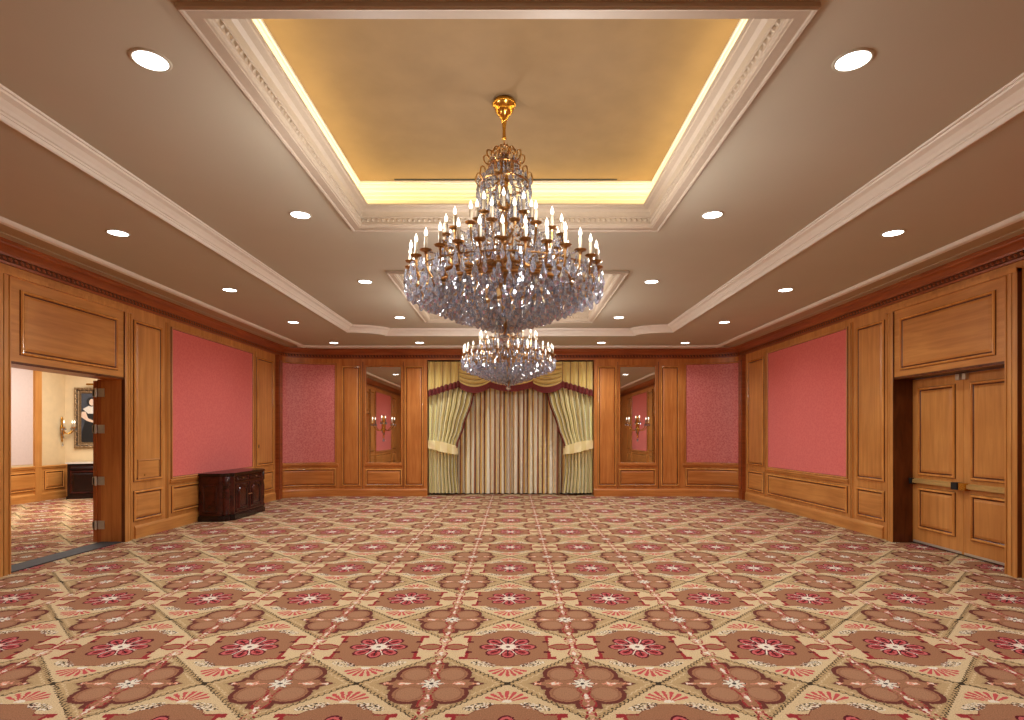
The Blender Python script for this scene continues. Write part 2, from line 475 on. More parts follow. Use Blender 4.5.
def strip(parent, f, s0, s1, prof, name, mat='wood_h', ns=1, mis=None, mats=None):
    mb = MB(); k = len(prof)
    for i in range(ns):
        a, b = s0+(s1-s0)*i/ns, s0+(s1-s0)*(i+1)/ns
        for q in range(k-1):
            mb.quad(f(a,*prof[q]), f(b,*prof[q]), f(b,*prof[q+1]), f(a,*prof[q+1]), mis[q] if mis else 0)
        for s in ((a,) if i == 0 else ())+((b,) if i == ns-1 else ()):
            mb.add([f(s,0,prof[0][1])]+[f(s,*p) for p in prof]+[f(s,0,prof[-1][1])], [tuple(range(k+2))])
    return mb.build(name, mats or mat, parent)
BASE = [(.028,0),(.028,.15),(.022,.165),(.012,.18),(0,.19)]
RAIL = [(0,.735),(.012,.74),(.02,.755),(.02,.775),(.034,.785),(.034,.80),(.02,.812),(0,.815)]

# pieces along a side wall, given as y ranges for the far half; the near half mirrors them about y = 7.3
def mir(y): return 14.46-y
DOOR0, DOOR1, DOORZ = 6.31, 8.15, 2.33

def stile_bead(parent, f, s, z0=.19, z1=3.35, w=.035):
    mb = MB()
    mb.box(s-w, 0, z0, s-w*.35, .016, z1, 0, f); mb.box(s+w*.35, 0, z0, s+w, .016, z1, 0, f)
    mb.box(s-w*.3, 0, z0, s+w*.3, .004, z1, 1, f)
    return mb.build('stile_bead', ['wood_v', 'wood_glaze_shade','gloss'], parent)

def side_wall(name, f, left):
    mb = MB()
    far = 13.65
    for a, b, z0 in ((YF, DOOR0, 0), (DOOR1, far, 0), (DOOR0, DOOR1, DOORZ)):
        mb.quad(f(a,0,z0), f(b,0,z0), f(b,0,ZS), f(a,0,ZS))
    w = struct(mb.build(name, 'wood_v'))
    for flip in (0, 1):
        g = (lambda y: y) if not flip else mir
        # tall panel beside the door
        if left and not flip:
            panel(w, f, 8.40, 9.08, .84, 3.24)
            mb = MB(); rings(mb, f, 8.47, 9.00, .86, 1.17, [(0,.012,1),(.004,.024,0),(.012,.03,0),(.02,.03,1),(.026,.024,0)], 0)
            o = mb.build('access_hatch', ['wood_h','wood_glaze_shade','gloss'], w); o['label'] = 'small square access hatch set into the tall panel'
            k = MB(); k.lathe([(0,0),(.012,0),(.012,.008),(0,.01)], n=10); k.v = [(-WX+.026+c, 8.62+a, .93+b) for a,b,c in k.v]
            k.build('hatch_lock', 'bronze', o)
        else:
            panel(w, f, g(8.40), g(9.08), .84, 3.24)
        panel(w, f, g(8.40), g(9.08), .25, .71, mat='wood_h')
        fabric(w, f, g(9.37), g(12.22), .86, 3.26, 'pink')
        panel(w, f, g(9.33), g(12.26), .25, .70, mat='wood_h')
        panel(w, f, g(12.44), g(13.28), .84, 3.24)
        panel(w, f, g(12.44), g(13.28), .25, .71, mat='wood_h')
        strip(w, f, g(9.29), g(12.30), RAIL, 'chair_rail')
        strip(w, f, g(8.42), g(13.40), BASE, 'baseboard')
        stile_bead(w, f, g(9.22)); stile_bead(w, f, g(12.37))
        # pilaster at the room corner
        if not flip:
            mb = MB(); mb.box(13.42, 0, 0, 13.62, .09, 3.42, 0, f)
            rings(mb, lambda s,t,z: f(s, t+.09, z), 13.44, 13.60, .25, 3.3, SMALL[:5], 0)
            mb.build('pilaster', ['wood_red','wood_glaze_shade'], w)
    # door casing
    mb = MB()
    for a, b in ((DOOR0-.17, DOOR0), (DOOR1, DOOR1+.16)):
        p = [(a,0),(a,.05),(a+.012,.06),(a+.05,.06),(a+.056,.035),(a+.07,.035),(a+.075,.05),(b-.05,.05),(b-.045,.03),(b-.02,.03),(b-.015,.042),(b,.042),(b,0)]
        mis = [1,0,0,1,1,0,0,1,0,0,0,0]
        for q in range(len(p)-1):
            (s0,t0),(s1,t1) = p[q], p[q+1]
            mb.quad(f(s0,t0,0), f(s1,t1,0), f(s1,t1,3.34), f(s0,t0,3.34), mis[q])
        mb.add([f(s,t,3.34) for s,t in p], [tuple(range(len(p)))])
    for a, b in ((3.30,3.35),):
        mb.box(DOOR0-.17, 0, a, DOOR1+.16, .062, b, 0, f)
    mb.build('door_casing', ['wood_v','wood_glaze_shade','gloss'], w)
    # overdoor board
    mb = MB(); mb.box(DOOR0, 0, DOORZ, DOOR1, .03, 3.30, 0, f)
    mb.box(DOOR0, .03, DOORZ, DOOR1, .036, DOORZ+.03, 1, f)
    f2 = lambda s,t,z: f(s, t+.03, z)
    rings(mb, f2, 6.43, 8.02, DOORZ+.11, 3.18, PANEL, 0)
    mb.build('overdoor_panel', ['wood_h','wood_glaze_shade','gloss'], w)
    return w
WLft = side_wall('wall_left', mapL, True)
WRgt = side_wall('wall_right', mapR, False)

# curved corner walls
def curve_wall(name, f, n=20):
    L = f.length
    mb = MB()
    for i in range(n):
        a, b = L*i/n, L*(i+1)/n
        mb.quad(f(a,0,0), f(b,0,0), f(b,0,ZS), f(a,0,ZS))
    w = struct(mb.build(name, 'wood_v', smooth=True))
    s0, s1 = .12, L-.14
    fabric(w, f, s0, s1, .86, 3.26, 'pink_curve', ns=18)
    panel(w, f, s0-.04, s1+.04, .25, .70, ns=18, mat='wood_h')
    strip(w, f, s0-.08, s1+.1, RAIL, 'chair_rail', ns=18)
    strip(w, f, 0, L, BASE, 'baseboard', ns=18)
curve_wall('wall_corner_left', mapCL); curve_wall('wall_corner_right', mapCR)

# far wall with curtain alcove
mb = MB()
for a, b, z0 in ((-4.25,-2.08,0),(2.08,4.25,0),(-2.08,2.08,3.39)):
    mb.quad(mapB(a,0,z0), mapB(b,0,z0), mapB(b,0,ZS), mapB(a,0,ZS))
for s in (-1, 1): mb.quad((s*2.08,YB,0),(s*2.08,YB+.6,0),(s*2.08,YB+.6,3.39),(s*2.08,YB,3.39))
mb.quad((-2.08,YB,3.39),(2.08,YB,3.39),(2.08,YB+.6,3.39),(-2.08,YB+.6,3.39), 1)
mb.quad((-2.08,YB+.6,0),(2.08,YB+.6,0),(2.08,YB+.6,3.39),(-2.08,YB+.6,3.39), 1)
WB = struct(mb.build('wall_back', ['wood_v','backing']))
for sg in (-1, 1):
    panel(WB, mapB, sg*4.20, sg*3.74, .25, 3.24)
    panel(WB, mapB, sg*2.64, sg*2.17, .25, 3.24)
    panel(WB, mapB, sg*3.62, sg*2.70, .25, .68, mat='wood_h')
    stile_bead(WB, mapB, sg*3.68, w=.03); stile_bead(WB, mapB, sg*2.67+sg*-.0, w=.02)
    strip(WB, mapB, sg*4.25, sg*2.08, BASE, 'baseboard')
    strip(WB, mapB, sg*3.63, sg*2.70, RAIL, 'chair_rail')
# near wall behind the camera, plain panelling
mb = MB(); mb.quad(mapF(-WX,0,0), mapF(WX,0,0), mapF(WX,0,ZS), mapF(-WX,0,ZS))
WF = struct(mb.build('wall_front', 'wood_v'))
for i in range(8):
    x = -5.2+i*1.3
    panel(WF, mapF, x, x+1.15, .84, 3.24); panel(WF, mapF, x, x+1.15, .25, .71, mat='wood_h')
strip(WF, mapF, -WX, WX, BASE, 'baseboard')

# cornice and ceiling mouldings follow the room outline
outline = [(-WX,YF),(WX,YF)]+arc_pts(1)+arc_pts(-1)[::-1]
mb = MB()
sweep(mb, outline, [(0,3.42),(.022,3.425),(.026,3.45),(.034,3.455),(.034,3.505),(.045,3.51),(.05,3.53),(.066,3.55),(.10,3.58),(.135,3.60),(.14,3.615),(.15,3.62),(.15,3.65)],
      mis=[0,0,1,1,1,0,0,0,0,0,0,0])
co = struct(mb.build('trim_1', ['wood_red','wood_glaze_shade']))
# carved rope beads along the cornice
def along(path, step):
    out = []; acc = 0
    for a, b in zip(path, path[1:]):
        a, b = Vector(a), Vector(b); L = (b-a).length; d = (b-a).normalized()
        while acc < L:
            out.append((a+d*acc, d)); acc += step
        acc -= L
    return out
mb = MB()
vis = [(WX,5.5)]+arc_pts(1)+arc_pts(-1)[::-1]+[(-WX,5.5)]
for p, d in along(vis, .075):
    n = Vector((-d.y, d.x)); c = p+n*.038
    r = .024
    vs = [(c.x+n.x*.016, c.y+n.y*.016, 3.48)]
    for q in range(6):
        a = 2*PI*q/6
        vs.append((c.x+d.x*r*cos(a)*1.1, c.y+d.y*r*cos(a)*1.1, 3.48+r*sin(a)+.01*cos(a)))
    mb.add(vs, [(0,1+q,1+(q+1) % 6) for q in range(6)])
mb.build('carved_beading', 'wood_red', co)

mb = MB()
sweep(mb, outline, [(.53,3.65),(.53,3.632),(.55,3.625),(.57,3.632),(.575,3.615),(.60,3.605),(.64,3.612),(.655,3.63),(.66,3.65)])
struct(mb.build('trim_2', 'cream'))
mb = MB(); sweep(mb, outline, [(.15,3.648),(.27,3.648),(.272,3.640),(.29,3.640),(.292,3.647),(.53,3.647)], mis=[0,1,1,1,0])
struct(mb.build('trim_3', ['band','ceiling']))

# ------------------------------------------------------------------ ceiling
TX, TY0, TY1 = 3.33, 1.95, 12.1
NA, NB = .70, .42
def notch(cx, cy, sx, sy, n=12):
    """convex notch points from the side edge to the end edge"""
    return [(cx-sx*NA*sin(PI/2*i/n), cy-sy*NB*cos(PI/2*i/n)) for i in range(n+1)]
tr_fr = notch(TX, TY1, 1, 1); tr_fl = notch(-TX, TY1, -1, 1)
tr_nr = notch(TX, TY0, 1, -1); tr_nl = notch(-TX, TY0, -1, -1)
tray = tr_nl + tr_nr[::-1] + tr_fr + tr_fl[::-1]
COFX, COFH = -.02, 1.655
COF = [(2.93, 6.18), (7.76, 11.22)]
mb = MB()
z = ZS
X0, X1, Y0, Y1 = -WX-.02, WX+.02, YF-.02, YB+.02
mb.quad((X0,Y0,z),(-TX,Y0,z),(-TX,Y1,z),(X0,Y1,z)); mb.quad((TX,Y0,z),(X1,Y0,z),(X1,Y1,z),(TX,Y1,z))
mb.quad((-TX,TY1,z),(TX,TY1,z),(TX,Y1,z),(-TX,Y1,z)); mb.quad((-TX,Y0,z),(TX,Y0,z),(TX,TY0,z),(-TX,TY0,z))
for pts, c in ((tr_fr,(TX,TY1)),(tr_fl,(-TX,TY1)),(tr_nr,(TX,TY0)),(tr_nl,(-TX,TY0))):
    for a, b in zip(pts, pts[1:]): mb.add([(c[0],c[1],z),(a[0],a[1],z),(b[0],b[1],z)], [(0,1,2)])
# tray ceiling with the coffer openings
z = ZT; a, b = COFX-COFH, COFX+COFH
def r4(x0,y0,x1,y1): mb.quad((x0,y0,z),(x1,y0,z),(x1,y1,z),(x0,y1,z),1)
r4(-TX,TY0,a,TY1); r4(b,TY0,TX,TY1); r4(a,TY0,b,COF[0][0]); r4(a,COF[0][1],b,COF[1][0]); r4(a,COF[1][1],b,TY1)
CEIL = struct(mb.build('ceiling', ['ceiling','tray']))
mb = MB()
sweep(mb, tray, [(-.03,3.65),(-.03,3.636),(-.01,3.63),(0,3.64),(.006,3.66),(.014,3.662),(.016,3.675),(.03,3.68),(.045,3.70),(.075,3.728),(.115,3.742),(.12,3.755),(.135,3.757),(.14,3.77)])
struct(mb.build('trim_4', 'cream'))

# coffers
COFP = [(0,3.77),(-.004,3.745),(.006,3.735),(.02,3.74),(.025,3.75),(.09,3.75),(.092,3.757),(.105,3.76),(.11,3.775),(.12,3.78),(.12,3.795),
        (.112,3.80),(.112,3.85),(.122,3.853),(.124,3.862),(.118,3.866),(.125,3.91),(.15,3.93),(.19,3.94),(.195,3.948),(.21,3.95),(.21,3.965),(.0,3.965)]
COVE = [(0,3.965),(0,4.09),(.012,4.095),(.012,4.125),(.03,4.13),(.034,4.155),(.055,4.175),(.06,4.19),(.085,4.21),(.09,4.225),(.10,4.23),(.10,4.25)]
for ci, (y0, y1) in enumerate(COF):
    rect = [(a,y0),(b,y0),(b,y1),(a,y1)]
    mb = MB(); sweep(mb, rect, COFP)
    cf = struct(mb.build('trim_%d' % (5+ci), 'plaster'))
    mb = MB(); sweep(mb, rect, COVE); mb.build('cove_moulding', 'coffer_l' if 'coffer_l' in M else 'cream', cf)
    mb = MB(); mb.quad((a,y0,ZC),(b,y0,ZC),(b,y1,ZC),(a,y1,ZC)); mb.build('coffer_ceiling', 'coffer', cf)
    # egg and dart band
    mb = MB()
    loop = [(a+.112,y0+.112),(b-.112,y0+.112),(b-.112,y1-.112),(a+.112,y1-.112),(a+.112,y0+.112)]
    for p, d in along(loop, .055):
        n = Vector((-d.y, d.x)); c = p+n*.001
        vs = [(c.x+n.x*.016, c.y+n.y*.016, 3.825)]
        for q in range(6):
            t = 2*PI*q/6
            vs.append((c.x+d.x*.019*cos(t), c.y+d.y*.019*cos(t), 3.825+.023*sin(t)))
        mb.add(vs, [(0,1+q,1+(q+1) % 6) for q in range(6)])
    mb.build('egg_and_dart', 'plaster', cf)
    # slot air diffuser at the far edge of the coffer ceiling
    mb = MB(); mb.box(-1.2, y1-.15, ZC-.006, 1.16, y1-.125, ZC-.001)
    o = mb.build('air_slot', 'black')
    tag(o, 'thin black linear air slot in the %s coffer ceiling' % ('nearer' if ci == 0 else 'farther'), 'air vent', 'linear air slots')
    # warm LED strips lying behind the ledge
    for (lx, ly, ln, rz) in ((COFX, y0+.07, 3.1, 0), (COFX, y1-.07, 3.1, 0), (a+.07, (y0+y1)/2, y1-y0-.2, PI/2), (b-.07, (y0+y1)/2, y1-y0-.2, PI/2)):
        ld = bpy.data.lights.new('cove_light', 'AREA'); ld.shape = 'RECTANGLE'; ld.size = ln; ld.size_y = .06
        ld.energy = 12 if ci == 0 else 11; ld.color = (1,.79,.32)
        lo = bpy.data.objects.new('cove_light', ld); COL.objects.link(lo); lo.location = (lx, ly, 3.975)
        lo.rotation_euler = (0,0,0); lo.rotation_mode = 'QUATERNION'
        dn = Vector(((COFX-lx) if abs(COFX-lx) > 1 else 0, ((y0+y1)/2-ly) if abs((y0+y1)/2-ly) > 1 else 0, 0)).normalized()*.75+Vector((0,0,1))
        zq = -dn.normalized(); xq = Vector((cos(rz), sin(rz), 0)); yq = zq.cross(xq)
        from mathutils import Matrix
        lo.rotation_quaternion = Matrix((xq, yq, zq)).transposed().to_quaternion()

# ------------------------------------------------------------------ floor
mb = MB(); mb.quad((-13,YF-.1,0),(WX+.5,YF-.1,0),(WX+.5,16,0),(-13,16,0))
struct(mb.build('floor', 'carpet'))

# ------------------------------------------------------------------ doorways
TH = .29
# left doorway reveal and threshold
mb = MB(); xl, xr = -WX-TH, -WX
mb.quad((xl,DOOR1,0),(xr,DOOR1,0),(xr,DOOR1,DOORZ),(xl,DOOR1,DOORZ))
mb.quad((xl,DOOR0,0),(xr,DOOR0,0),(xr,DOOR0,DOORZ),(xl,DOOR0,DOORZ))
mb.quad((xl,DOOR0,DOORZ),(xr,DOOR0,DOORZ),(xr,DOOR1,DOORZ),(xl,DOOR1,DOORZ))
d1 = struct(mb.build('door_1', 'far_v'))  # lighter wood tone brightens the unlit jamb through its colour
mb = MB(); mb.box(xl, DOOR0, 0, xr, DOOR1, .012); o = mb.build('threshold', 'threshold', d1); o['label'] = 'dark grey threshold'
# open leaf folded back flat beyond the far jamb, seen edge on
mb = MB(); mb.box(xl-.10, DOOR1-.02, .015, xl-.055, DOOR1+.88, DOORZ-.02)
mb.box(xl-.055, DOOR1-.0, 0, xl, DOOR1+.06, DOORZ)
fl_ = lambda s,t,zz: (xl-.10-t, s, zz)
rings(mb, fl_, DOOR1+.1, DOOR1+.76, .97, 2.2, PANEL, 0); rings(mb, fl_, DOOR1+.1, DOOR1+.76, .22, .80, PANEL, 0)
leaf = mb.build('door_leaf', ['wood_jamb','wood_glaze_shade','gloss'], d1); leaf['label'] = 'open door leaf folded back, seen edge on'
for hz in (.25, .88, 1.62, 2.14):
    mb = MB(); mb.box(xl-.10, DOOR1-.026, hz-.06, xl-.075, DOOR1-.02, hz+.06)
    mb.box(xl-.045, DOOR1-.008, hz-.06, xl+.05, DOOR1-.002, hz+.06)
    mb.tube([(xl-.06, DOOR1-.03, hz-.065),(xl-.06, DOOR1-.03, hz+.065)], .013, 8)
    mb.box(xl-.11, DOOR1-.026, hz-.05, xl-.045, DOOR1-.018, hz+.05)
    o = mb.build('hinge', 'steel', d1); o['label'] = 'steel butt hinge'

# right doorway: reveal and a pair of closed leaves
DX = WX+.23
mb = MB()
mb.quad((WX,DOOR1,0),(DX+.05,DOOR1,0),(DX+.05,DOOR1,DOORZ),(WX,DOOR1,DOORZ))
mb.quad((WX,DOOR0,0),(DX+.05,DOOR0,0),(DX+.05,DOOR0,DOORZ),(WX,DOOR0,DOORZ))
mb.quad((WX,DOOR0,DOORZ),(DX+.05,DOOR0,DOORZ),(DX+.05,DOOR1,DOORZ),(WX,DOOR1,DOORZ))
mb.quad((DX+.06,DOOR0,0),(DX+.06,DOOR1,0),(DX+.06,DOOR1,DOORZ),(DX+.06,DOOR0,DOORZ),1)
rv = struct(mb.build('door_2', ['wood_glaze_shade','black']))
ym = (DOOR0+DOOR1)/2
for i, (s0, s1) in enumerate(((ym+.003, DOOR1-.004), (DOOR0+.004, ym-.003))):
    mb = MB(); mb.box(DX, s0, .02, DX+.045, s1, DOORZ-.01)
    f = lambda s,t,zz: (DX-t, s, zz)
    rings(mb, f, s0+.12, s1-.12, .97, 2.2, PANEL, 0); rings(mb, f, s0+.12, s1-.12, .22, .80, PANEL, 0)
    lf = struct(mb.build('door_%d' % (3+i), ['wood_v','wood_glaze_shade','gloss']))
    lf['label'] = ('far' if i == 0 else 'near')+' leaf of the panelled double door with a brass push bar'
    mb = MB(); mb.box(DX-.055, s0+.03, .865, DX-.02, s1-.03, .915)
    mb.box(DX-.03, s0+.04, .855, DX, s1-.04, .925)
    pb = mb.build('push_bar', 'pale_brass', lf)
    mb = MB(); c = s0+.06 if i == 0 else s1-.06
    mb.box(DX-.075, c-.05, .84, DX, c+.05, .93); mb.build('latch_box', 'black' if i == 0 else 'brass', pb)
    mb = MB(); e = s1-.04 if i == 0 else s0+.04
    mb.box(DX-.065, e-.03, .845, DX, e+.03, .925); mb.build('end_cap', 'black', pb)
    mb = MB(); c = s0+.05 if i == 0 else s1-.05
    mb.box(DX-.04, c-.03, DOORZ-.09, DX, c+.03, DOORZ-.012)
    mb.build('top_bolt', 'steel', lf)
    mb = MB(); mb.box(DX-.006, s0+.02, .02, DX, s1-.02, .05); mb.build('door_sweep', 'steel', lf)

# ------------------------------------------------------------------ side room seen through the left doorway
SX = -10.9
mb = MB()
mb.quad((xl,3,0),(xl,DOOR0,0),(xl,DOOR0,3.6),(xl,3,3.6)); mb.quad((xl,DOOR1,0),(xl,16,0),(xl,16,3.6),(xl,DOOR1,3.6))
mb.quad((xl,DOOR0,DOORZ),(xl,DOOR1,DOORZ),(xl,DOOR1,3.6),(xl,DOOR0,3.6))
struct(mb.build('wall_side_room_near', 'cream_wall'))
mb = MB(); mb.quad((SX,3,0),(SX,13.95,0),(SX,13.95,3.6),(SX,3,3.6)); ws = struct(mb.build('wall_side_room_left', 'cream_wall'))
mb = MB(); mb.quad((SX,3,0),(xl,3,0),(xl,3,3.6),(SX,3,3.6)); struct(mb.build('wall_side_room_front', 'cream_wall'))
AN = math.radians(20); dC = (cos(AN), sin(AN)); nC = (sin(AN), -cos(AN))
mapS = lambda s, t, z: (SX+t, s, z)
mapC = lambda s, t, z: (SX+dC[0]*s+nC[0]*t, 13.95+dC[1]*s+nC[1]*t, z)
mb = MB(); mb.quad(mapC(0,0,0), mapC(5.5,0,0), mapC(5.5,0,3.6), mapC(0,0,3.6)); wc = struct(mb.build('wall_side_room_back', 'cream_wall'))
mb = MB(); mb.quad((-13,2.9,3.6),(xl,2.9,3.6),(xl,16,3.6),(-13,16,3.6)); struct(mb.build('ceiling_side_room', 'ceiling'))
for w, f, a, b in ((ws, mapS, 9.0, 13.95), (wc, mapC, 0, 5.3)):
    mb = MB(); mb.box(a, 0, 0, b, .02, .78, 0, f); mb.build('wainscot', 'wood_h', w)
    strip(w, lambda s,t,zz,f=f: f(s,t+.02,zz), a, b, RAIL, 'chair_rail')
    strip(w, lambda s,t,zz,f=f: f(s,t+.02,zz), a, b, BASE, 'baseboard')
f = lambda s,t,zz: mapS(s,t+.02,zz)
panel(ws, f, 12.3, 13.12, .25, .69, mat='wood_h'); panel(ws, f, 11.2, 12.18, .25, .69, mat='wood_h'); panel(ws, f, 13.3, 13.88, .25, .69, mat='wood_h')
f = lambda s,t,zz: mapC(s,t+.02,zz)
panel(wc, f, .06, 1.2, .25, .69, mat='wood_h')
mb = MB(); mb.box(13.02, 0, 0, 13.2, .05, 3.6, 0, mapS); mb.build('pilaster', 'wood_v', ws)
mb = MB(); mb.quad(mapS(11,.008,.86), mapS(13.0,.008,.86), mapS(13.0,.008,3.4), mapS(11,.008,3.4)); mb.build('fabric_panel', 'lilac_wall', ws)

# portrait
pr = empty('framed_portrait', mapC(.68,.0,1.95), AN)
tag(pr, 'tall portrait of a woman in black in an ornate gilt frame above dark sideboard', 'painting')
mb = MB()
fp = lambda s,t,z: (s, -t, z)
rings(mb, fp, -.48, .48, -.74, .74, [(0,0.0,0),(0,.06,0),(.02,.085,0),(.05,.075,1),(.07,.05,0),(.10,.045,0),(.12,.055,0),(.14,.03,0)], None)
for i in range(40):
    per = [(-.44+.88*i/10, .70) for i in range(11)]+[(-.44+.88*i/10, -.70) for i in range(11)]+[(-.44, -.6+1.2*i/9) for i in range(10)]+[(.44, -.6+1.2*i/9) for i in range(10)]
for (sx, sz) in per:
    mb.lathe([(0,.022),(.02,.016),(.03,0)], n=6, fn=lambda x,y,zz,sx=sx,sz=sz: (sx+x, -.075-zz, sz+y))
mb.build('picture_frame', ['gilt_frame','backing'], pr)
mb = MB(); mb.quad(fp(-.35,.03,-.61), fp(.35,.03,-.61), fp(.35,.03,.61), fp(-.35,.03,.61)); cv = mb.build('canvas', 'canvas_dark', pr)
def flat(name, pts, mat, t, par):
    m_ = MB(); m_.add([fp(max(-.34,x*1.2-.13),t,max(-.6,z_*1.12-.03)) for x,z_ in pts], [tuple(range(len(pts)))]); return m_.build(name, mat, par)
ell = lambda cx, cz, rx, rz, n=14: [(cx+rx*cos(2*PI*i/n), cz+rz*sin(2*PI*i/n)) for i in range(n)]
flat('painted_dress', [(-.20,-.61),(.22,-.61),(.16,-.2),(.12,.02),(.17,.2),(.09,.24),(-.07,.24),(-.17,.18),(-.1,.0),(-.16,-.25)], 'dress_paint', .032, cv)
flat('painted_shoulders', [(-.15,.22),(-.05,.29),(.06,.29),(.15,.22),(.07,.12),(-.06,.12)], 'white_paint', .034, cv)
flat('painted_hair', ell(0,.38,.085,.105), 'dress_paint', .035, cv)
flat('painted_face', ell(.01,.37,.05,.075), 'skin_paint', .037, cv)
flat('painted_arm', [(-.17,.16),(-.1,.16),(-.06,.02),(.1,-.07),(.1,-.11),(-.08,-.04),(-.2,.04)], 'skin_paint', .036, cv)
mb = MB(); mb.tube([fp(-.2,.16,.82), fp(.2,.16,.82)], .022, 10); mb.tube([fp(0,.06,.72), fp(0,.1,.82), fp(0,.16,.84)], .008, 6)
mb.build('picture_light', 'brass', pr)

# candle parts shared by sconces and chandeliers -----------------------------------
def candle_mesh(h=.10, r=.0125):
    mb = MB(); mb.lathe([(0,.004),(r,.004),(r,h),(r*.6,h+.004),(0,h+.004)], n=8); return mb
def bulb_mesh(z0=.104, k=1.0):
    mb = MB(); mb.lathe([(0,z0),(.006*k,z0),(.012*k,z0+.014*k),(.0125*k,z0+.022*k),(.007*k,z0+.042*k),(0,z0+.06*k)], n=8); return mb
def pan_mesh(r=.042):
    mb = MB(); mb.lathe([(0,-.03),(.010,-.028),(.014,-.012),(r*.8,-.004),(r,.006),(r*.96,.008),(r*.5,.0),(.016,.004),(.016,.014),(0,.014)], n=10); return mb

def drop_verts(L=.09, R=.02):
    return [(0,0)], [(R*.35,-L*.12),(R*.5,-L*.3),(R,-L*.68),(R*.7,-L*.9)], (0,-L)
def add_drop(mb, x, y, z, L=.09, R=.018, a0=0, n=6):
    prof = [(R*.3,-.10*L),(R*.55,-.34*L),(R,-.70*L),(R*.62,-.92*L)]
    vs = [(x,y,z)]
    for r, h in prof:
        for q in range(n):
            a = a0+2*PI*q/n; vs.append((x+r*cos(a), y+r*.7*sin(a) if False else y+r*sin(a), z+h))
    vs.append((x,y,z-L)); k = len(prof)
    fs = [(0,1+q,1+(q+1) % n) for q in range(n)]
    for p in range(k-1):
        for q in range(n):
            fs.append((1+p*n+q, 1+(p+1)*n+q, 1+(p+1)*n+(q+1) % n, 1+p*n+(q+1) % n))
    e = len(vs)-1
    fs += [(1+(k-1)*n+q, e, 1+(k-1)*n+(q+1) % n) for q in range(n)]
    mb.add(vs, fs)

def sconce(loc, rz, label, arms, scale=1.0, group='gilt candle wall sconces'):
    """local frame: wall behind at y=0, room towards -y"""
    t = empty('wall_sconce', loc, rz); tag(t, label, 'wall sconce', group); t.scale = (scale,)*3
    mb = MB()
    mb.lathe([(0,-.30),(.012,-.29),(.022,-.26),(.01,-.24),(.02,-.2),(.035,-.12),(.028,-.06),(.05,0),(.035,.06),(.024,.12),(.036,.16),(.022,.2),(.03,.22),(.012,.25),(0,.28)], n=12,
             fn=lambda x,y,z: (x, y*.6-.025, z))
    mb.build('backplate', 'brass', t, smooth=True)
    cm, bm, pm = candle_mesh(), bulb_mesh(), pan_mesh()
    for (ax, ay, az) in arms:
        pts = []
        for i in range(9):
            u = i/8
            pts.append((ax*u, -.04+(ay+.04)*u**.8, -.03-.09*sin(PI*u**.8)+(az+.03-.03)*u**3))
        pts.append((ax, ay, az-.02))
        mb = MB(); mb.tube(pts, .009, 6)
        arm = mb.build('arm', 'brass', t)
        for src, nm, mt in ((candle_mesh(),'candle','candle'),(bulb_mesh(),'bulb','flame'),(pan_mesh(.035),'drip_pan','brass')):
            src.v = [(a+ax,b+ay,c+az) for a,b,c in src.v]
            src.build(nm, mt, arm, smooth=nm != 'drip_pan')
    mb = MB(); random.seed(3)
    for (ax, ay, az) in arms:
        for q in range(6):
            a = 2*PI*q/6; add_drop(mb, ax+.035*cos(a), ay+.035*sin(a), az, .06, .010, a)
    add_drop(mb, 0, -.04, -.3, .09, .018)
    for q in range(6): add_drop(mb, .04*cos(q), -.05, .1-.05*q, .07, .012)
    d_ = mb.build('crystal_drops', 'crystal', t); d_['kind'] = 'stuff'
    return t
sconce((SX+.0,13.82,1.68), PI/2, 'gilt sconce with lit candles left of the portrait, seen through the left doorway', [(-.12,-.16,.02),(.12,-.16,.02),(0,-.3,.02)], 1.1)

# console under the portrait
def console(root, w, d, h, top='marble', mat='mahog_dark'):
    mb = MB()
    mb.box(-w/2, -d, .06, w/2, -.01, h-.03)
    f = lambda s,t,z: (s, -d-t, z)
    mb.build('cabinet_body', mat, root)
    for i in range(2):
        m_ = MB(); a_ = -w/2+.05+i*(w/2-.03); rings(m_, f, a_, a_+w/2-.08, .12, h-.2, PANEL, 0); m_.build('door', [mat,'mahogany','mahogany'], root)
        m_ = MB(); rings(m_, f, a_, a_+w/2-.08, h-.18, h-.06, SMALL, 0); m_.build('drawer', [mat,'mahogany','mahogany'], root)
    m_ = MB(); m_.box(-w/2-.02, -d-.02, 0, w/2+.02, 0, .07); m_.build('plinth', mat, root)
    m_ = MB(); m_.box(-w/2-.03, -d-.03, h-.03, w/2+.03, 0, h); m_.build('top', top, root)
    return root
cn = empty('sideboard', mapC(.86,.065,0), AN)
tag(cn, 'dark wooden sideboard with pale top under the portrait in the side room', 'sideboard')
console(cn, 1.3, .45, .87)

# ------------------------------------------------------------------ mahogany buffet by the left wall
bf = empty('buffet_cabinet', (-WX+.05, 10.86, 0), PI/2)
tag(bf, 'dark mahogany buffet cabinet with two carved doors below the left pink panel', 'cabinet')
# local: x along wall (+x = world +y), -y into room -> world: rot 90deg: local x->+Y, local -y -> +X
W2, DP, HH = .79, .52, .85
def bout(k, dd=0.0):
    """plan outline with canted rounded corners"""
    w, d = W2+k, DP+k
    pts = [(-w, 0)]
    pts += [(-w, -d+.20)]
    for i in range(7):
        a = PI/2*i/6; pts.append((-w+.17-.17*cos(a)+.0, -d+.20-.15*sin(a)))
    pts += [(-w+.2, -d), (w-.2, -d)]
    for i in range(7):
        a = PI/2*(1-i/6); pts.append((w-.17+.17*cos(a), -d+.20-.15*sin(a)))
    pts += [(w, -d+.20), (w, 0)]
    return pts
def prism(mb, pts, z0, z1, mi=0):
    n = len(pts)
    mb.add([(x,y,z0) for x,y in pts]+[(x,y,z1) for x,y in pts], [(i,(i+1) % n,n+(i+1) % n,n+i) for i in range(n)]+[tuple(range(n))[::-1], tuple(range(n,2*n))], mi)
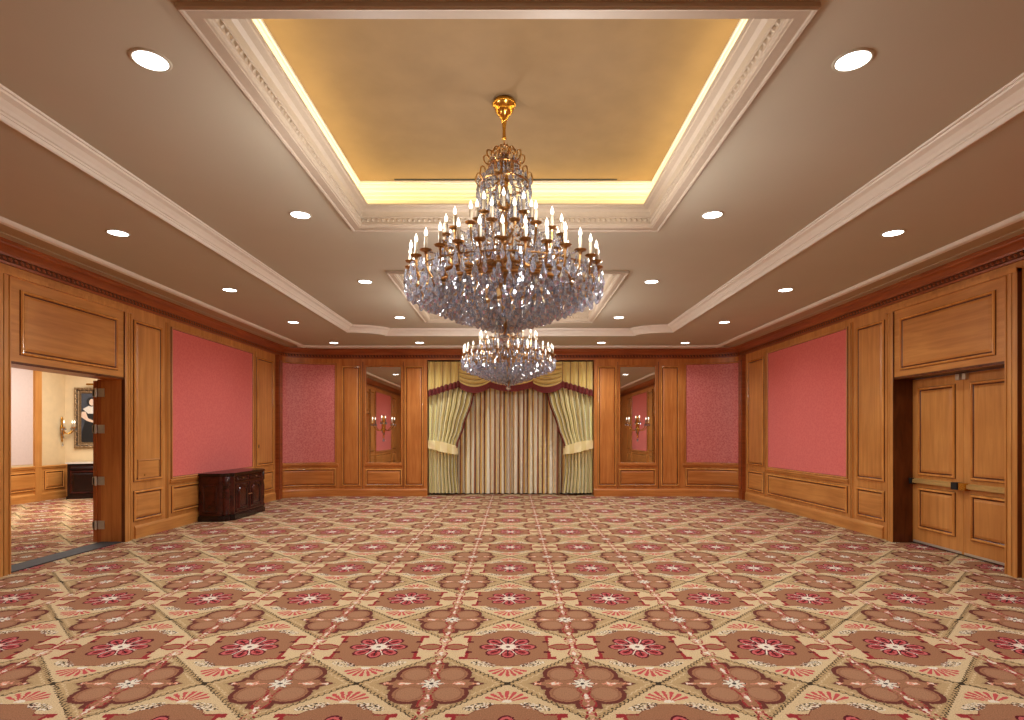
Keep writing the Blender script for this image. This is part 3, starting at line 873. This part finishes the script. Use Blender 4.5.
mb = MB(); prism(mb, bout(0), .1, HH-.05); 
for zz in (.12, HH-.18): prism(mb, bout(.012), zz, zz+.015)
mb.build('cabinet_body', 'mahogany', bf)
mb = MB(); prism(mb, bout(.035), 0, .085); prism(mb, bout(.022), .085, .1); prism(mb, bout(.03), .0, .05)
mb.build('plinth', 'mahog_dark', bf)
mb = MB(); prism(mb, bout(.015), HH-.055, HH-.04); prism(mb, bout(.035), HH-.04, HH-.012); prism(mb, bout(.025), HH-.012, HH)
mb.build('top', 'mahog_dark', bf)
for i in range(2):
    c = -.27+.54*i
    mb = MB(); f = lambda s,t,z: (s, -DP-t, z)
    rings(mb, f, c-.25, c+.25, .13, HH-.20, SMALL[:6], 0)
    # arched raised field
    def arch(k):
        P = [(c-.17+k, .19+k), (c+.17-k, .19+k)]
        for q in range(9):
            a = PI*q/8; P.append((c+(.17-k)*cos(a), HH-.34+(.09-k*.6)*sin(a)))
        return P
    rr_ = [(0,.008),(.012,.028),(.03,.03),(.045,.014),(.07,.018)]
    Ls = [[(x,-DP-t,z_) for x,z_ in arch(k)] for k, t in rr_]
    for q in range(len(Ls)-1):
        n = len(Ls[q])
        for j in range(n): mb.quad(Ls[q][j], Ls[q][(j+1) % n], Ls[q+1][(j+1) % n], Ls[q+1][j], 1 if q == 2 else 0)
    mb.add(Ls[-1], [tuple(range(len(Ls[-1])))])
    dr = mb.build('door', ['mahogany','mahog_dark','mahogany'], bf)
    mb = MB(); mb.lathe([(0,0),(.012,0),(.008,.012),(.014,.02),(0,.028)], n=10, fn=lambda x,y,z: (c+(.23 if i == 0 else -.23)+x, -DP-.015-z, .42+y))
    mb.build('knob', 'bronze', dr)
    mb = MB(); rings(mb, f, c-.25, c+.25, HH-.16, HH-.065, SMALL[:6], 0)
    dw = mb.build('drawer', ['mahogany','mahog_dark','mahogany'], bf)
    mb = MB(); mb.lathe([(0,0),(.012,0),(.008,.012),(.014,.02),(0,.028)], n=10, fn=lambda x,y,z: (c+x, -DP-.01-z, HH-.112+y))
    mb.build('knob', 'bronze', dw)
for sg in (-1, 1):
    mb = MB(); f = lambda s,t,z: (sg*(W2+t), s, z)
    rings(mb, f, -.32, -.06, .15, HH-.2, SMALL[:6], 0); mb.build('side_panel', ['mahogany','mahog_dark','mahogany'], bf)
    mb = MB()
    cx_, cy_ = sg*(W2-.085), -DP+.085
    mb.lathe([(.0,.1),(.07,.1),(.075,.14),(.055,.17),(.065,.3),(.066,.5),(.052,.62),(.07,.645),(.066,.68),(.07,.79),(0,.8)], c=(cx_,cy_,0), n=16)
    mb.build('corner_column', 'mahogany', bf, smooth=True)

# wall lock on the jib panel
mb = MB(); mb.lathe([(0,0),(.02,0),(.02,.01),(0,.012)], n=12, fn=lambda x,y,z: (-WX+.02+z, 12.50+x, 1.28+y*2))
mb.build('jib_door_lock', 'black', WLft)

# ------------------------------------------------------------------ mirrors and their sconces
for sg in (-1, 1):
    side = 'left' if sg < 0 else 'right'
    t = empty('wall_mirror', (sg*3.16, YB-.002, .84))
    tag(t, 'tall rectangular mirror framed in the panelling %s of the curtains' % side, 'mirror', 'tall wall mirrors')
    mb = MB(); f = lambda s,t_,z: mapB(s,t_+.002,z)
    rings(mb, f, sg*3.16-.47, sg*3.16+.47, .80, 3.26, [(0,0,1),(.004,.02,0),(.016,.03,0),(.03,.026,0),(.04,.01,1),(.048,.008,1)], None)
    place(mb, 'frame', ['wood_v','wood_glaze_shade','gloss'], t)
    mb = MB(); g = sg*3.16
    mb.quad((g-.43,YB-.011,.84),(g+.43,YB-.011,.84),(g+.43,YB-.011,3.22),(g-.43,YB-.011,3.22))
    place(mb, 'mirror_glass', 'mirror', t)
    sconce((g, YB-.012, 1.75), 0, 'gilt sconce with three lit candles mounted on the %s mirror' % side, [(-.24,-.14,.06),(.24,-.14,.06),(0,-.2,.10)], 1.0)

# ------------------------------------------------------------------ curtains
def sheet(name, fn, nu, nv, mat, parent=None, uw=1.0, vh=1.0, swap=False):
    mb = MB(); uvs = []
    for j in range(nv+1):
        for i in range(nu+1):
            u, v = i/nu, j/nv; mb.v.append(fn(u, v)); uvs.append((v*uw, u*vh) if swap else (u*uw, v*vh))
    for j in range(nv):
        for i in range(nu):
            a_ = j*(nu+1)+i; mb.f.append((a_, a_+1, a_+nu+2, a_+nu+1)); mb.m.append(0)
    return mb.build(name, mat, parent, smooth=True, uvs=uvs)

rnd = random.Random(5)
def folds(n, seed):
    r = random.Random(seed)
    ph = [r.uniform(-.5,.5) for _ in range(n+2)]; am = [r.uniform(.6,1.15) for _ in range(n+2)]
    def f(u):
        x = u*n; i = int(x); fr = x-i
        a_ = am[i]*(1-fr)+am[i+1]*fr; p_ = ph[i]*(1-fr)+ph[i+1]*fr
        return a_*sin(2*PI*x+p_)
    return f
for sg in (-1, 1):
    side = 'left' if sg < 0 else 'right'
    fo = folds(9, 20+sg)
    x0, x1 = (-1.62, .01) if sg < 0 else (-.01, 1.62)
    def fn(u, v, x0=x0, x1=x1, fo=fo):
        h = .025+v*3.1
        am = .078+.01*(1-v)
        return (x0+(x1-x0)*u+.012*sin(u*60+v*2), 14.665+am*fo(u)+.008*sin(v*5+u*9), h)
    o = sheet('striped_curtain', fn, 264, 8, 'stripe', uw=2.0)
    tag(o, '%s half of the full-length gold, cream and brown striped curtain behind the drapes' % side, 'curtain', 'striped centre curtains')

def lerp(pts, h):
    for (a0,b0),(a1,b1) in zip(pts, pts[1:]):
        if h <= a1: 
            t = (h-a0)/(a1-a0); t = max(0,min(1,t)); t = t*t*(3-2*t)*.5+t*.5
            return b0+(b1-b0)*t
    return pts[-1][1]
for sg in (-1, 1):
    side = 'left' if sg < 0 else 'right'
    root = empty('side_drape', (sg*2.0, 14.40, 0))
    tag(root, 'pale yellow silk drape tied back at the %s side of the curtains' % side, 'curtain', 'tied back silk side drapes')
    edge = [(.06,1.30),(.6,1.36),(1.05,1.36),(1.25,1.37),(1.75,1.20),(2.4,.98),(2.9,.86),(3.2,.82)]
    fo = folds(8, 40+sg)
    def fn(u, v, sg=sg, fo=fo, edge=edge):
        h = .06+v*3.1
        xe = lerp(edge, h)           # inner edge
        x = 2.06+(xe-2.06)*u
        pinch = math.exp(-((h-1.20)/.28)**2)
        am = .08*(1-.6*pinch)
        bulge = .05*pinch
        return (sg*x, 14.40+am*fo(u)-bulge+.0, h)
    def fl(*a): 
        p = fn(*a); return (p[0]-sg*2.0, p[1]-14.40, p[2])
    sheet('drape', fl, 168, 30, 'silk', root, uw=1.7)
    mb = MB()
    pts = []
    for j in range(11, 31):
        p = fn(1, j/30); pts.append((p[0]-sg*2.0-sg*.012, p[1]-14.40-.01, p[2]))
    mb.tube(pts, .022, 6); mb.build('edge_trim', 'fringe', root, smooth=True)
    # tieback band, lower toward the centre
    def tb(u, v, sg=sg):
        x = 2.065-.74*u; zc = 1.29-.14*u**1.3
        hh = (.10+.03*sin(PI*u)) * (v-.5)*2
        return (sg*x-sg*2.0, -.125-.02*sin(PI*u)+.012*sin(u*14+v*3)+(.10*max(0,u-.9)/.1), zc+hh-.02*u)
    sheet('tieback', tb, 24, 6, 'silk_tie', root, uw=.5)

# valance: pleated jabots, swags and maroon fringe
val = empty('valance', (0, 14.28, 3.37))
tag(val, 'gold silk swag valance with maroon fringe across the top of the curtains', 'valance')
def fringe(name, pts, parent, w=.15):
    mb = MB()
    n = len(pts)
    for i, p in enumerate(pts):
        mb.v += [(p[0], p[1]-.004, p[2]+.01), (p[0], p[1]-.014, p[2]-.02), (p[0], p[1]-.006+.006*(i % 2), p[2]-w)]
    for i in range(n-1):
        for q in range(2): mb.f.append((i*3+q, (i+1)*3+q, (i+1)*3+q+1, i*3+q+1)); mb.m.append(0)
    return mb.build(name, 'fringe', parent)
for sg in (-1, 1):
    fo = folds(4, 60+sg)
    def fn(u, v, sg=sg, fo=fo):
        x = 2.06-.80*u
        bot = 2.62+.24*u+.025*abs(fo(u))
        top = 3.36
        return (sg*x, -.0-.09*abs(fo(u))*(.5+.5*(1-v)), (bot+(top-bot)*v)-3.37)
    o = sheet('jabot', fn, 80, 8, 'silk_gold', val, uw=.9)
    fringe('fringe', [fn(i/80, 0) for i in range(81)], o)
def swag(x0, x1, zt, drop, peak, seed, yo):
    def fn(u, v):
        x = x0+(x1-x0)*u
        c = math.sin(PI*u)**.8
        bot = peak-drop*c
        z = 3.36+(bot-3.36)*v
        fold = sin(v*6.5*2*PI+seed)*c+.3*sin(v*17+u*4)
        # folds crowd at the ends
        zz = 3.36+(bot-3.36)*(v**(1.0))
        return (x, yo-.05*c*v-.045*fold, zz-3.37)
    o = sheet('swag', fn, 30, 60, 'silk_gold', val, uw=1.2, vh=1, swap=True)
    fringe('fringe', [fn(i/30, 1) for i in range(31)], o)
swag(-1.30, -.50, 3.36, .15, 2.87, 0, -.02)
swag(.50, 1.30, 3.36, .15, 2.87, 0, -.02)
swag(-.56, .56, 3.36,   .12, 2.88, 1, -.03)

# ------------------------------------------------------------------ chandeliers
def cat(pts, n=5):
    """smooth a (r,z) control list"""
    P = [pts[0]]+pts+[pts[-1]]; out = []
    for i in range(1, len(P)-2):
        p0,p1,p2,p3 = P[i-1],P[i],P[i+1],P[i+2]
        for k in range(n):
            t = k/n
            out.append(tuple(.5*((2*p1[q])+(-p0[q]+p2[q])*t+(2*p0[q]-5*p1[q]+4*p2[q]-p3[q])*t*t+(-p0[q]+3*p1[q]-3*p2[q]+p3[q])*t**3) for q in range(len(p1))))
    out.append(pts[-1]); return out
def chandelier(loc, label):
    """local z = world z (root at ceiling); heights given absolute"""
    root = empty('chandelier', loc); tag(root, label, 'chandelier', 'crystal chandeliers')
    Z = lambda h: h-ZC
    mb = MB(); mb.lathe([(0,-.001),(.085,-.002),(.098,-.03),(.09,-.045),(.078,-.05),(.074,-.085),(.052,-.115),(.035,-.13),(.03,-.15),(.022,-.16),(.02,-.18),(0,-.18)], n=28)
    mb.build('canopy', 'brass', root, smooth=True)
    mb = MB(); mb.lathe([(.02,Z(4.09)),(.016,Z(4.05)),(.012,Z(4.01)),(.016,Z(3.95)),(.02,Z(3.94)),(0,Z(3.93))], n=12); mb.build('stem', 'brass', root, smooth=True)
    mb = MB()
    for i in range(5):
        zc = 3.915-.034*i; pts = []
        for q in range(13):
            a = 2*PI*q/12; dx, dz = .014*cos(a), .024*sin(a)
            pts.append((dx, 0, Z(zc)+dz) if i % 2 else (0, dx, Z(zc)+dz))
        mb.tube(pts, .004, 5, caps=False)
    mb.build('chain', 'bronze', root)
    # central column
    mb = MB(); mb.lathe([(r, Z(h)) for r, h in [(0,3.82),(.03,3.81),(.02,3.76),(.05,3.72),(.03,3.66),(.04,3.6),(.02,3.5),(.035,3.45),(.06,3.40),(.03,3.34),(.05,3.25),(.07,3.18),(.04,3.1),(.06,3.0),(.10,2.93),(.12,2.88),(.07,2.82),(.03,2.7),(.02,2.5),(.03,2.42),(.015,2.38),(0,2.34)]], n=16)
    mb.build('column', 'bronze', root, smooth=True)
    # crown
    mb = MB()
    for rr_, h in ((.20,3.57),(.12,3.72)):
        mb.tube([(rr_*cos(2*PI*q/32), rr_*sin(2*PI*q/32), Z(h)) for q in range(33)], .008, 6, caps=False)
    for k in range(10):
        a = 2*PI*k/10
        for P in ([(.03,3.61),(.10,3.55),(.18,3.55),(.228,3.59),(.218,3.66),(.185,3.655),(.19,3.62)], [(.03,3.73),(.07,3.75),(.105,3.81),(.08,3.86),(.045,3.845),(.05,3.82)],
                  [(.10,3.72),(.155,3.75),(.165,3.80),(.13,3.81),(.125,3.78)]):
            mb.tube([(r*cos(a), r*sin(a), Z(h)) for r, h in cat(P, 4)], .0055, 5)
    mb.build('crown', 'bronze', root)
    # gilt rings and scroll bands
    mb = MB()
    for rr_, h, th in ((.46,2.765,.012),(.60,2.70,.012),(.30,2.99,.009),(.74,2.80,.006)):
        mb.tube([(rr_*cos(2*PI*q/60), rr_*sin(2*PI*q/60), Z(h)) for q in range(61)], th, 6, caps=False)
    for k in range(10):
        a0 = 2*PI*(k+.5)/10
        pts = []
        for q in range(13):
            t = q/12; a = a0+(t-.5)*2*PI/10
            r = .50+.10*abs(cos(PI*t)); pts.append((r*cos(a), r*sin(a), Z(2.74+.055*sin(PI*t))))
        mb.tube(pts, .014, 6)
        for da in (-.12, .12):
            sp = [( .52+.035*cos(th)*(1-th/9), a0+da+.06*sin(th)*(1-th/9)) for th in [i*.6 for i in range(14)]]
            mb.tube([(r*cos(a), r*sin(a), Z(2.775)) for r, a in sp], .009, 5)
    mb.build('scroll_ring', 'bronze', root)
    # arms
    tiers = [(30, .75, 2.875, 0, [(.11,2.90),(.26,2.86),(.42,2.775),(.56,2.70),(.67,2.68),(.735,2.74),(.745,2.80),(.75,2.86)]),
             (18, .48, 3.105, PI/18, [(.09,3.0),(.2,2.99),(.30,2.94),(.41,2.92),(.47,2.98),(.48,3.09)]),
             (8, .22, 3.285, 0, [(.04,3.24),(.10,3.17),(.17,3.15),(.215,3.19),(.22,3.27)])]
    first = True
    for n, R, H, off, P in tiers:
        mb = MB(); mb.tube([(r, 0, Z(h)) for r, h in cat(P, 3)], .0085, 5)
        # little scroll on the arm
        r1, h1 = P[-3]
        mb.tube([(r1+.035*cos(t)*(1-t/8)-.02, 0, Z(h1+.05)+.035*sin(t)*(1-t/8)) for t in [i*.7 for i in range(9)]], .006, 5)
        am = mb.build('arm', 'bronze', None, link=False)
        sub = []
        for src, nm, mt in ((candle_mesh(.10,.0135),'candle','candle'), (bulb_mesh(k=1.15),'bulb','flame'), (pan_mesh(.046),'drip_pan','bronze')):
            src.v = [(a+R, b, c+Z(H)) for a, b, c in src.v]
            sub.append((nm, src.build(nm, mt, None, smooth=nm != 'drip_pan', link=False)))
        for k in range(n):
            o = bpy.data.objects.new('arm', am); COL.objects.link(o); o.parent = root; o.rotation_euler = (0,0,-PI/2+off+2*PI*k/n)
            for nm, me in sub:
                c = bpy.data.objects.new(nm, me); COL.objects.link(c); c.parent = o
    # crystals: list (r, z_top, count, L, R, wobble)
    D = []
    rn = random.Random(11)
    def ring(r, h, n, L, R, ro=.0):
        for k in range(n):
            a = 2*PI*(k+ro)/n+rn.uniform(-.02,.02)
            D.append((r*cos(a)+rn.uniform(-.006,.006), r*sin(a)+rn.uniform(-.006,.006), h+rn.uniform(-.012,.012), L*rn.uniform(.9,1.1), R))
    # bowl, outer rim to centre
    for r, hb, n in ((.70,2.60,40),(.64,2.57,40),(.58,2.55,38),(.52,2.525,36),(.46,2.50,33),(.40,2.48,29),(.34,2.46,25),(.28,2.44,21),(.22,2.42,17),(.16,2.40,13),(.10,2.385,8),(.05,2.37,4)):
        ring(r, hb+.10, n, .105, .024, rn.random())
        if r < .62: ring(r-.02, hb+.165, int(n*.9), .08, .017, rn.random())
    for r, hb, n in ((.50,2.72,30),(.56,2.71,30),(.44,2.72,28)): ring(r, hb, n, .09, .017, rn.random())
    # clusters hanging under each outer candle
    for k in range(30):
        a = -PI/2+2*PI*k/30
        for q, (dr, dt, h, L, R) in enumerate(((.03,0,2.82,.10,.019),(-.02,.035,2.84,.075,.014),(-.02,-.035,2.84,.075,.014),(.02,.045,2.76,.11,.022),(0,-.03,2.73,.12,.024))):
            r = .76+dr; aa = a+dt/r
            D.append((r*cos(aa), r*sin(aa), h+rn.uniform(-.01,.01), L, R))
    for k in range(18):
        a = -PI/2+PI/18+2*PI*k/18
        for dr, dt, h, L, R in ((.03,0,3.07,.09,.015),(-.02,.03,3.08,.07,.013),(-.02,-.03,3.08,.07,.013),(.0,0,2.98,.10,.016),(.04,.06,2.93,.09,.015),(.04,-.06,2.93,.09,.015),(.10,.0,2.90,.08,.014)):
            r = .48+dr; aa = a+dt/r; D.append((r*cos(aa), r*sin(aa), h+rn.uniform(-.01,.01), L, R))
    for r, h, n in ((.23,3.25,20),(.36,3.04,22),(.30,3.12,20),(.26,3.18,18),(.18,3.16,18),(.16,3.34,12),(.12,3.42,12),(.09,3.36,10),(.58,2.86,24),(.40,2.92,24),(.50,2.84,24),(.28,3.0,18),(.66,2.80,24)): ring(r, h, n, .08, .014, rn.random())
    # crown crystals
    for r, h, n, L in ((.22,3.56,20,.10),(.21,3.62,14,.07),(.18,3.50,16,.12),(.12,3.71,12,.08),(.12,3.48,12,.12),(.09,3.79,9,.06),(.17,3.64,14,.06)): ring(r, h, n, L, .014, rn.random())
    # bead strings from crown to the lower tiers
    D.sort(key=lambda q: (q[1] > .15, -(q[4]), q[1]))
    near, rest = D[:100], D[100:]
    mb = MB(); add_drop(mb, 0, 0, 0, 1, .23); dm = mb.build('crystal_drop', 'crystal', None, link=False)
    for x, y, h, L, R in near:
        o = bpy.data.objects.new('crystal_drop', dm); COL.objects.link(o); o.parent = root; o.location = (x, y, Z(h)); o.scale = (L,L,L); o.rotation_euler = (0,0,rn.uniform(0,6))
    mb = MB()
    for x, y, h, L, R in rest: add_drop(mb, x, y, Z(h), L, R, rn.uniform(0,6), 5 if R < .015 else 6)
    o = mb.build('crystal_drops', 'crystal', root); o['kind'] = 'stuff'
    mb = MB()
    for k in range(16):
        a = 2*PI*k/16
        for P in ([(.19,3.6),(.17,3.5),(.2,3.36),(.22,3.28)], [(.22,3.28),(.30,3.14),(.40,3.08),(.48,3.09)], [(.48,3.08),(.55,2.92),(.66,2.86),(.75,2.86)], [(.11,3.77),(.13,3.68),(.19,3.62)]):
            for r, h in cat(P, 5):
                x, y, z_ = r*cos(a), r*sin(a), Z(h); s_ = .009
                mb.add([(x+s_,y,z_),(x-s_,y,z_),(x,y+s_,z_),(x,y-s_,z_),(x,y,z_+s_),(x,y,z_-s_)], [(0,2,4),(2,1,4),(1,3,4),(3,0,4),(2,0,5),(1,2,5),(3,1,5),(0,3,5)])
    o = mb.build('bead_strings', 'crystal', root); o['kind'] = 'stuff'
    mb = MB(); mb.lathe([(r, Z(h)) for r, h in [(0,2.36),(.03,2.35),(.045,2.33),(.03,2.30),(0,2.285)]], n=10); mb.build('finial', 'crystal', root)
    # warm glow of the candles
    for k in range(4):
        a = 2*PI*k/4+.4
        ld = bpy.data.lights.new('candle_glow', 'POINT'); ld.energy = 37; ld.color = (1,.96,.93); ld.shadow_soft_size = .08
        lo = bpy.data.objects.new('candle_glow', ld); COL.objects.link(lo); lo.location = (loc[0]+1.0*cos(a), loc[1]+1.0*sin(a), 3.05)
    return root
chandelier((-.015, 4.62, ZC), 'large multi-tier gilt and crystal chandelier hanging nearest, from the front coffer')
chandelier((-.02, 9.63, ZC), 'matching crystal chandelier hanging farther back, in front of the curtains')

# ------------------------------------------------------------------ downlights
rings_ = MB(); rings_.lathe([(.092,-.001),(.094,-.008),(.108,-.006),(.112,0)], n=32)
rm = rings_.build('trim_ring', 'ceiling', None, smooth=True, link=False)
le = MB(); le.add([(0,0,-.004)]+[(.092*cos(2*PI*q/32), .092*sin(2*PI*q/32), -.004) for q in range(32)], [(0,1+q,1+(q+1) % 32) for q in range(32)])
lm = le.build('lens', 'lamp', None, link=False)
ordn = ['nearest', 'second', 'third', 'fourth', 'fifth']
def downlight(x, y, z, label, group, e=1.0, meshes=True):
    if meshes:
        t = empty('recessed_downlight', (x,y,z)); tag(t, label, 'downlight', group)
        for nm, me in (('trim_ring', rm), ('lens', lm)):
            o = bpy.data.objects.new(nm, me); COL.objects.link(o); o.parent = t
    ld = bpy.data.lights.new('downlight_beam', 'SPOT'); ld.energy = 140*e; ld.color = (.94,.98,1); ld.spot_size = math.radians(150); ld.spot_blend = 1; ld.shadow_soft_size = .09
    lo = bpy.data.objects.new('downlight_beam', ld); COL.objects.link(lo); lo.location = (x,y,z-.02)
for sg in (-1, 1):
    sd = 'left' if sg < 0 else 'right'
    for i, y in enumerate((3.385, 5.77, 8.30, 10.85)):
        downlight(sg*2.085-.01, y, ZT, 'round lit downlight %s of the coffers, %s' % (sd, ['nearest to the camera','second from the front','third from the front','farthest back'][i]), 'downlights beside the coffers')
    for i, y in enumerate((5.95, 8.30, 10.70, 13.12)):
        downlight(sg*4.045-.02, y, ZS, 'round lit downlight in the %s soffit, %s' % (sd, ['nearest to the camera','second from the front','third from the front','farthest back near corner'][i]), 'downlights in the side soffits', .72)
    downlight(sg*2.09, 13.1, ZS, 'round lit downlight in the far soffit before the %s mirror' % sd, 'downlights in the far soffit', 1.5)
    downlight(sg*4.1, 3.4, ZS, '', '', .7, False); downlight(sg*4.1, 1.0, ZS, '', '', .3, False); downlight(sg*1.6, .8, ZS, '', '', .7, False)

def area(name, loc, rot, sx, sy, e, col):
    ld = bpy.data.lights.new(name, 'AREA'); ld.shape = 'RECTANGLE'; ld.size = sx; ld.size_y = sy; ld.energy = e; ld.color = col
    lo = bpy.data.objects.new(name, ld); COL.objects.link(lo); lo.location = loc; lo.rotation_euler = rot
    return lo
# unseen area light added to brighten the side room
area('side_room_fill', (-8.6, 11.5, 3.55), (0,0,0), 2.5, 3.5, 230, (1,.95,.88))

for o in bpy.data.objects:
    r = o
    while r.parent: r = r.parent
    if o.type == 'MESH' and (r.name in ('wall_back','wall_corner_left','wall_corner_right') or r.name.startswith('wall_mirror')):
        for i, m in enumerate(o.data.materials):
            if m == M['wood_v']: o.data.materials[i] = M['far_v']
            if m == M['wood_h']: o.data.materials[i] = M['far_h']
# ------------------------------------------------------------------ world, camera, colour
w = bpy.data.worlds.new('world'); scene.world = w; w.use_nodes = True
w.node_tree.nodes['Background'].inputs[0].default_value = (.9,.8,.7,1); w.node_tree.nodes['Background'].inputs[1].default_value = .2
cam = bpy.data.cameras.new('camera'); co_ = bpy.data.objects.new('camera', cam); COL.objects.link(co_)
cam.sensor_width = 36; cam.lens = 36*570/1024; cam.shift_x = -.8/1024; cam.shift_y = 74/1024
cam.clip_start = .05
co_.location = (CX, 0, CZ); co_.rotation_euler = (PI/2, 0, 0)
scene.camera = co_
scene.view_settings.view_transform = 'Standard'
scene.view_settings.look = 'None'
scene.view_settings.exposure = 0.0
cy = scene.cycles
cy.use_denoising = True
cy.caustics_reflective = False; cy.caustics_refractive = False
cy.max_bounces = 10; cy.diffuse_bounces = 5; cy.glossy_bounces = 4; cy.transmission_bounces = 8; cy.transparent_max_bounces = 16
cy.sample_clamp_indirect = 6
